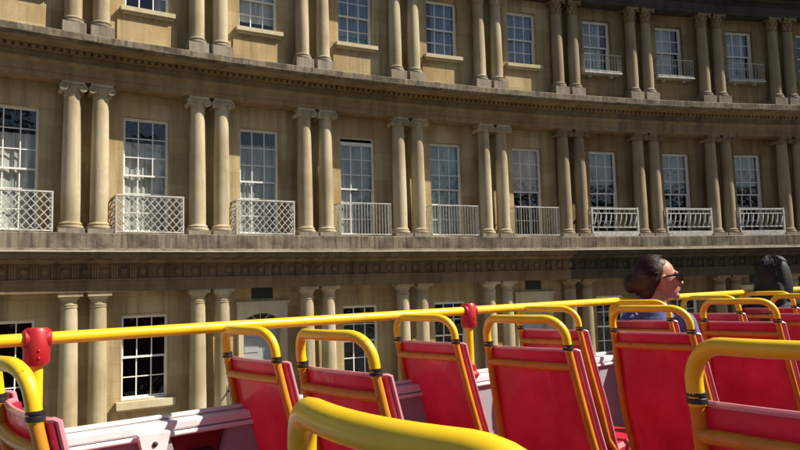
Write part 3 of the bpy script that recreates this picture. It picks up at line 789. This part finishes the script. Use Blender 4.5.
# ------------------------------------------------------------------ bus seats
def arch_pts(hw, z0, zt, rr=.062, bulge=.03, back=-.012):
    pts = [(-hw, 0, z0), (-hw, 0, z0+(zt-rr-z0)*.5), (-hw, back*.3, zt-rr)]
    for i in range(1, 9):
        a = PI/2*i/8; pts.append((-hw+rr*(1-math.cos(a)), 0, zt-rr+rr*math.sin(a)))
    m = 10
    for i in range(1, m): pts.append((-hw+rr+(2*hw-2*rr)*i/m, 0, zt))
    for i in range(0, 9):
        a = PI/2*(1-i/8); pts.append((hw-rr*(1-math.cos(a)), 0, zt-rr+rr*math.sin(a)))
    pts += [(hw, 0, z0+(zt-rr-z0)*.5), (hw, 0, z0)]
    out = []
    for x, y, z in pts:
        f = max(0, (z-z0)/(zt-z0)); out.append((x, back*f-bulge*math.cos(x/hw*PI/2)*f, z))
    return out
ZC = DK-.1846; ZT = DK-.1002; HW = .1575
def rec_y(z):     # forward offset of the backrest below the clamp
    d = max(0, ZC-z); return .20*d+.12*d*d
def half_w(z): d = max(0, ZC-z); return HW+.075*min(d, .33)
def seat_meshes():
    out = []
    # backrest shell, closed, with forward-turned side wings
    prof_u = [(-1.0, .018), (-1.0, .012), (-.985, .007), (-.93, .004)]+[(u/10, -.0) for u in range(-8, 9)]+[(.93, .004), (.985, .007), (1.0, .012), (1.0, .018)]
    zs = [ZC-.013-(ZC-.013-.40)*i/16 for i in range(17)]
    mb = MB(); W = len(prof_u)
    def pt(u, w, z, off):
        hw = half_w(z)+.013
        bulge = -.012*math.cos(u*PI/2)
        x = u*hw; 
        if off and abs(u) > .9: x -= math.copysign(off*1.2, u)
        return (x, .008+bulge+w+rec_y(z)+off, z)
    vs = [pt(u, w, z, 0) for z in zs for u, w in prof_u]+[pt(u, w, z, .012) for z in zs for u, w in prof_u]
    K = len(zs)*W; fs = []
    for i in range(len(zs)-1):
        for j in range(W-1):
            a = i*W+j; fs.append((a, a+W, a+W+1, a+1)); fs.append((K+a, K+a+1, K+a+W+1, K+a+W))
    for i in range(len(zs)-1):
        for j in (0, W-1): a = i*W+j; fs.append((a, K+a, K+a+W, a+W))
    for j in range(W-1):
        a = j; fs.append((a, a+1, K+a+1, K+a)); a = (len(zs)-1)*W+j; fs.append((a, K+a, K+a+1, a+1))
    mb.add(vs, fs, smooth=True); out.append(('backrest', mb.mesh('backrest', M['shell'])))
    # rolled edge of the shell
    mb = MB(); e = []
    for z in zs[::-1]: q = pt(-1, .018, z, 0); e.append((q[0], q[1]+.004, z))
    e += [(x, y, z+.002) for x, y, z in [pt(u, w, zs[0], .004) for u, w in prof_u[1:-1]]]
    for z in zs: q = pt(1, .018, z, 0); e.append((q[0], q[1]+.004, z))
    mb.tube(e, .0062, 8)
    out.append(('piping', mb.mesh('piping', M['lip'])))
    # frame: two uprights, crossbar, pedestal
    mb = MB(); r = .0118
    for s in (-1, 1):
        mb.tube([(s*(half_w(z)), rec_y(z)-.002-.0, z) for z in [ZC-.002]+[ZC-.02-i*.05 for i in range(10)]]+[(s*.19, .17, .40), (s*.19, .24, .36)], r, 10)
    zb = ZC-.060
    mb.tube([(x*half_w(zb), rec_y(zb)-.004-.012*math.cos(x*PI/2), zb) for x in [-1+i/6 for i in range(13)]], .0125, 10)
    mb.box(-.17, .17, .16, .56, .355, .375)
    for s in (-1, 1):                                     # fixing brackets and bolt heads
        for z in ():
            xx = s*(half_w(z)-.022); mb.ell((xx, rec_y(z)-.001, z), (.0045, .004, .0045), n=8, m=6, mi=1)
            mb.box(xx-.010, xx+.012, rec_y(z)+.000, rec_y(z)+.006, z-.009, z+.009)
    out.append(('frame', mb.mesh('frame', [M['orange'], M['rubber']])))
    mb = MB(); vs = []; n = 14
    for i in range(n+1):
        t = i/n; y = .10+.46*t; dz = .025*math.sin(t*PI*.9)-.02*max(0, t-.85)*6
        for x in (-.195, -.18, 0, .18, .195): vs.append((x, y, .42+dz+(.0 if abs(x) < .19 else -.015)))
    top = len(vs); vs += [(x, y, .378) for x, y, z in vs]
    fs = []
    for i in range(n):
        for j in range(4): a = i*5+j; fs += [(a, a+1, a+6, a+5), (top+a, top+a+5, top+a+6, top+a+1)]
        for j in (0, 4): a = i*5+j; fs.append((a, a+5, top+a+5, top+a))
    for i in (0, n):
        for j in range(4): a = i*5+j; fs.append((a, a+1, top+a+1, top+a))
    mb.add(vs, fs, smooth=True); out.append(('cushion', mb.mesh('cushion', M['cushion'])))
    return out
SM = seat_meshes()
mb = MB(); mb.tube(arch_pts(HW, ZC-.012, ZT), .0135, 14); HANDLE = mb.mesh('grab_handle', M['yellow'])
def clampm(s):
    mb = MB(); mb.lathe([(.0142, ZC-.009), (.0160, ZC-.008), (.0160, ZC-.001), (.0148, ZC+.000), (.0148, ZC+.002), (.0160, ZC+.003), (.0160, ZC+.008), (.0142, ZC+.009)], 16, cx=s*HW)
    return mb.mesh('clamp', M['rubber'])
CL = (clampm(-1), clampm(1))
mb = MB(); mb.tube([(0, 0, 0), (0, 0, .36)], .022, 12); mb.tube([(0, 0, 0), (0, 0, .012)], .05, 14); LEG = mb.mesh('leg', M['rubber'])
LANE = {'w': -1.931, 'a': -1.439, 'r': -.408, 'q': .083}
GR = 'red bus seats in rows on the upper deck'
def seat(l, k, label, dx=0, dy=0, dz=0, hw=None):
    y = (.3208 if l in 'rq' else .2027)+k*.7027
    mw = busM(LANE[l]+dx, y+dy, -DK+dz, math.radians(2.8 if l != 'r' else 0))
    t = thing('bus_seat', mw, label, 'bus seat', GR)
    for n, me in SM: 
        p = place(n, me, mw, t) if n != 'piping' else place(n, me, mw, bk)
        if n == 'backrest': bk = p
    h = place('grab_handle', HANDLE, mw, t)
    for c in CL: place('clamp', c, mw, h)
    for yy in (.26, .46): place('leg', LEG, mw @ Matrix.Translation((0, yy, 0)), t)
    return t
seat('w', 0, 'window-side seat at the left edge, mostly hidden behind another yellow handle')
seat('a', 0, 'seat cut by the left edge, its yellow handle below the red rail joint')
seat('w', 1, 'empty window-side seat with narrow red back in front of the pale grey front door')
seat('a', 1, 'empty red seat whose lower back is hidden by the huge nearest yellow handle')
seat('w', 2, 'empty window-side red seat just left of the stanchion with the red joint')
seat('a', 2, 'empty red seat with fully visible back, right of the stanchion with the red joint')
seat('w', 3, 'empty window-side seat peeking out behind a fully visible red seat')
seat('a', 3, 'empty red seat overlapping the seat of the woman in sunglasses')
seat('w', 4, 'seat in which the woman with sunglasses sits')
seat('a', 4, 'empty red seat right of the woman, above the big yellow handle')
seat('w', 5, 'seat just beyond the nose of the woman, only its handle and red top showing')
seat('a', 5, 'empty red seat at the right edge, in front of the black haired passenger')
seat('w', 6, 'seat in which the black haired passenger sits')
seat('r', 0, 'nearest seat, only its very large yellow handle showing at the bottom centre', dx=.0)
seat('r', 1, 'near seat in the lower right corner with big yellow handle')
for k in range(2, 6): seat('r', k, 'red bus seat across the aisle, outside the right edge of the photo')
for k in range(1, 6): seat('q', k, 'red bus seat across the aisle, outside the right edge of the photo')

# ------------------------------------------------------------------ people
def limb(mb, pts, rs, n=12):
    # densified capsule chain
    P_ = [Vector(p) for p in pts]; q = []; r = []
    for i in range(len(P_)-1):
        m = max(2, int((P_[i+1]-P_[i]).length/.03))
        for j in range(m): t = j/m; q.append(P_[i].lerp(P_[i+1], t)); r.append(rs[i]+(rs[i+1]-rs[i])*t)
    q.append(P_[-1]); r.append(rs[-1])
    mb.tube(q, r, n)
    for p, rr in zip(P_, rs): mb.ell(p, (rr, rr, rr), n=12, m=8)
def remesh(o, vox, it=3):
    m = o.modifiers.new('r', 'REMESH'); m.mode = 'VOXEL'; m.voxel_size = vox; m.use_smooth_shade = True
    s = o.modifiers.new('s', 'SMOOTH'); s.factor = .5; s.iterations = it
def head_shapes(mb, c, Rm):
    """c centre of the head, Rm head rotation (face looks to +y)"""
    def e(p, r, rx=0):
        rr = Rm @ Matrix.Rotation(rx, 3, 'X'); mb.ell(c+Rm @ Vector(p), r, rr, 20, 14)
    e((0, -.012, .028), (.074, .092, .088)); e((0, .028, -.012), (.062, .062, .082)); e((0, .040, -.062), (.044, .046, .042), .2)
    e((0, .068, -.090), (.026, .022, .020)); e((0, .080, .026), (.048, .014, .012))                       # chin, brow
    e((0, .094, -.008), (.010, .018, .028), .45); e((0, .103, -.025), (.014, .013, .010))                  # nose
    for s in (-1, 1):
        e((s*.011, .103, -.030), (.008, .010, .008)); e((s*.034, .072, -.018), (.024, .020, .024))         # nostril, cheek
        e((s*.080, .010, -.008), (.009, .018, .030), -.2); e((s*.086, .004, .004), (.006, .015, .018))    # ear
        e((s*.030, .078, .010), (.013, .011, .009))                                                        # eye
    e((0, .080, -.050), (.024, .018, .009)); e((0, .078, -.063), (.021, .018, .008)); e((0, .066, -.056), (.034, .024, .030))                      # lips
def hand(mb, c, Rm, side):
    def w(p): return c+Rm @ Vector(p)
    mb.ell(w((0, .04, 0)), (.038, .045, .016), Rm, 14, 10)
    for i, (x, L) in enumerate(((-.028, .060), (-.010, .070), (.009, .066), (.027, .052))):
        x *= side; limb(mb, [w((x, .07, .003)), w((x*1.1, .07+L*.45, .004)), w((x*1.12, .07+L*.8, -.012)), w((x*1.1, .07+L*.95, -.03))], [.0095, .009, .0085, .0075], 8)
    limb(mb, [w((-.03*side, .02, 0)), w((-.058*side, .05, -.006)), w((-.060*side, .08, -.02))], [.0125, .011, .009], 8)
def person(mw, label, shirt, trousers, hair, head_yaw, head_pitch, hair_kind, H=0., glasses=False):
    """local frame: origin deck under the hips, +y forward"""
    t = thing('person', mw, label, 'person')
    B = MB(); zc = .475                                      # hip height
    hc = Vector((0, .035, DK+.010+H)); Rm = (Matrix.Rotation(math.radians(head_yaw), 3, 'Z') @ Matrix.Rotation(math.radians(head_pitch), 3, 'X'))
    torso = [((0, .02, zc+.03), (.155, .115, .10)), ((0, .0, zc+.15), (.130, .100, .12)), ((0, -.015, zc+.29), (.140, .098, .12)), ((0, -.02, zc+.40), (.150, .090, .085)), ((0, -.015, zc+.45), (.10, .065, .055))]
    for p, r in torso: B.ell(p, r, n=24, m=14)
    limb(B, [(0, -.012, zc+.44), (0, .012, DK-.07+H)], [.052, .047])
    head_shapes(B, hc, Rm)
    armj = {}
    for s in (-1, 1):
        sh = Vector((s*.165, -.01, zc+.435)); el = Vector((s*.205, .05, zc+.17)); wr = Vector((s*.11, .27, zc+.13)); armj[s] = (sh, el, wr)
        limb(B, [sh, el, wr], [.046, .037, .024]); B.ell(sh, (.05, .048, .046), n=14, m=10)
        d = (Vector((s*.06, .34, zc+.105))-wr).normalized()
        up = Vector((0, 0, 1)); x = d.cross(up).normalized(); z = x.cross(d)
        hand(B, wr, Matrix((x, d, z)).transposed(), -s)
        limb(B, [(s*.085, .03, zc+.0), (s*.11, .42, zc+.02), (s*.10, .40, .10)], [.088, .058, .040]); limb(B, [(s*.10, .38, .05), (s*.11, .54, .035)], [.036, .028])
    o = place('body', B.mesh('body', M['skin']), mw, t); remesh(o, .0045, 2)
    # clothes: the same figure a little larger, ending at neck, cuffs and ankles
    G = MB(); g = .009
    for p, r in torso[1:]: G.ell(p, tuple(v+g for v in r), n=24, m=14)
    G.ell(torso[0][0], tuple(v+g for v in torso[0][1]), n=24, m=14)
    for s in (-1, 1):
        sh, el, wr = armj[s]; limb(G, [sh, el, el.lerp(wr, .15)], [.046+g+.003, .037+g+.004, .036+g]); G.ell(sh, (.05+g, .048+g, .046+g), n=14, m=10)
    o = place('shirt', G.mesh('shirt', M[shirt]), mw, t); remesh(o, .006, 3)
    G = MB(); G.ell((0, .03, zc-.005), (.172, .13, .085), n=24, m=14)
    for s in (-1, 1): limb(G, [(s*.085, .04, zc+.0), (s*.11, .42, zc+.02), (s*.10, .40, .12)], [.100, .070, .052])
    o = place('trousers', G.mesh('trousers', M[trousers]), mw, t); remesh(o, .007, 3)
    for s in (-1, 1):
        G = MB(); G.ell((s*.105, .46, .04), (.045, .13, .042), n=16, m=10); G.box(s*.105-.042, s*.105+.042, .35, .58, .0, .025)
        o = place('shoe', G.mesh('shoe', M['rubber']), mw, t); remesh(o, .006, 2)
    # hair
    G = MB()
    def e(p, r, rx=0): G.ell(hc+Rm @ Vector(p), r, Rm @ Matrix.Rotation(rx, 3, 'X'), 22, 14)
    e((0, -.036, .040), (.083, .092, .086)); e((0, -.004, .072), (.066, .060, .046), -.3)
    e((0, -.072, .0), (.080, .062, .095)); e((0, -.065, -.055), (.066, .05, .055))
    if hair_kind == 'bun':
        e((0, -.150, -.010), (.046, .034, .052)); e((0, -.05, .03), (.088, .092, .088)); e((0, -.120, -.015), (.045, .04, .045)); e((0, -.10, .0), (.07, .05, .08))
        for s in (-1, 1): e((s*.068, -.052, .010), (.020, .042, .05))
    else:
        for s in (-1, 1): e((s*.076, -.02, -.05), (.038, .062, .14)); e((s*.055, -.06, -.14), (.045, .045, .13))
        e((0, -.075, -.13), (.105, .055, .17)); e((0, .02, .085), (.068, .062, .045), -.3)
    o = place('hair', G.mesh('hair', M[hair]), mw, t); remesh(o, .006, 2)
    G = MB(); rnd = random.Random(11)
    for i in range(900 if hair_kind == 'bun' else 1100):
        a = rnd.uniform(-1, 1); fly = rnd.random() < .06
        if hair_kind == 'bun':
            # from the hairline over the skull to the knot at the back
            ph_ = a*1.75; st = Vector((math.sin(ph_)*.080, .036-.045*abs(math.sin(ph_))-.02*rnd.random(), .040+math.cos(ph_)*.080))
            en = Vector((rnd.uniform(-.03, .03), -.135, rnd.uniform(-.04, .02))); cc = Vector((0, -.036, .036)); rad = Vector((.085, .094, .088))
        else:
            ph_ = a*1.5; st = Vector((math.sin(ph_)*.02, .05-.12*rnd.random(), .125)); en = Vector((math.sin(ph_)*.10, -.02-.085*math.cos(ph_), -.24+.06*rnd.random())); cc = Vector((0, -.03, .03)); rad = Vector((.090, .096, .093))
        pts = []; k = 9; off = rnd.uniform(0, .004)+(rnd.uniform(.003, .010) if fly else 0); w1, w2 = rnd.uniform(-.006, .006), rnd.uniform(-.006, .006)
        for j in range(k+1):
            t_ = j/k; p = st.lerp(en, t_); d = p-cc; q = math.sqrt(sum((d[m]/rad[m])**2 for m in range(3)))
            if q < 1.0 and q > 1e-3: p = cc+d*(1.0/q)
            n_ = (p-cc).normalized(); p = p+n_*(off-.001)+Vector((w1, w2, w1))*math.sin(t_*PI*2)
            pts.append(hc+Rm @ p)
        G.tube(pts, [.0004]+[.0013 if not fly else .0005]*(k-1)+[.0004], 4, cap=False)
    place('hair_strands', G.mesh('hair_strands', M[hair]), mw, o)
    if glasses:
        G = MB(); Q = lambda p: hc+Rm @ Vector(p)
        for s in (-1, 1):
            vs = []; n = 16; pr = []
            for j in range(n):
                a = 2*PI*j/n; pr.append((s*.036+.033*math.copysign(abs(math.cos(a))**.75, math.cos(a)), .008+.027*math.copysign(abs(math.sin(a))**.75, math.sin(a))))
            for dy in (0, .005):
                for x, z in pr: vs.append(Q((x, .110+dy-5.5*x*x, z)))
            G.add(vs, [(j, (j+1) % n, n+(j+1) % n, n+j) for j in range(n)]+[tuple(range(n)), tuple(range(n, 2*n))])
            G.tube([Q((s*.066, .088, .016)), Q((s*.080, .066, .016)), Q((s*.089, .012, .012)), Q((s*.088, -.01, .0))], [.007, .006, .0035, .003], 8)
        G.tube([Q((-.01, .108, .012)), Q((0, .112, .013)), Q((.01, .108, .012))], .003, 6)
        place('sunglasses', G.mesh('sunglasses', M['lens']), mw, t)
def seat_pos(l, k): return LANE[l], .2027+k*.7027
x, y = seat_pos('w', 4)
person(busM(x, y+.16, -DK, math.radians(-8)), 'woman in profile with auburn hair in a bun, sunglasses and blue top', 'blue', 'denim', 'hair_a', -42, 3, 'bun', .0, True)
x, y = seat_pos('w', 6)
person(busM(x, y+.12, -DK, 0), 'passenger with long black hair seen from behind at the right edge', 'darkcloth', 'denim', 'hair_b', -12, 0, 'long', .0)

# ------------------------------------------------------------------ camera, light
cam = bpy.data.cameras.new('camera'); co = bpy.data.objects.new('camera', cam); C.objects.link(co); S.camera = co
cam.sensor_width = 36; cam.lens = 36*665.49/800; cam.clip_start = .02; cam.clip_end = 3000
yaw, pitch, roll = .6310, .0850, -.0257
F = Vector((math.sin(yaw)*math.cos(pitch), math.cos(yaw)*math.cos(pitch), math.sin(pitch)))
r = Vector((math.cos(yaw), -math.sin(yaw), 0)); u = r.cross(F)
r2 = r*math.cos(roll)+u*math.sin(roll); u2 = -r*math.sin(roll)+u*math.cos(roll)
co.matrix_world = Matrix.Translation((0, 0, E)) @ Matrix((r2, u2, -F)).transposed().to_4x4()

SUN_AZ, SUN_EL = math.radians(41.0), math.radians(46.5)   # azimuth measured clockwise from +x
sd = Vector((math.cos(SUN_AZ)*math.cos(SUN_EL), -math.sin(SUN_AZ)*math.cos(SUN_EL), math.sin(SUN_EL)))
sl = bpy.data.lights.new('sun', 'SUN'); sl.energy = 5.0; sl.angle = math.radians(.5); sl.color = (1, .93, .80)
so = bpy.data.objects.new('sun', sl); C.objects.link(so); so.matrix_world = sd.to_track_quat('Z', 'Y').to_matrix().to_4x4()
w = bpy.data.worlds.new('World'); S.world = w; w.use_nodes = True; nt = w.node_tree
sk = nt.nodes.new('ShaderNodeTexSky'); sk.sky_type = 'NISHITA'; sk.sun_disc = False
sk.sun_elevation = SUN_EL; sk.sun_rotation = math.atan2(sd.x, sd.y)
bg = nt.nodes['Background']; nt.links.new(sk.outputs[0], bg.inputs[0]); bg.inputs[1].default_value = .055
S.view_settings.view_transform = 'Standard'; S.view_settings.look = 'None'; S.view_settings.gamma = 1; S.view_settings.use_curve_mapping = False
S.view_settings.exposure = .68
S.cycles.max_bounces = 8; S.cycles.transparent_max_bounces = 12
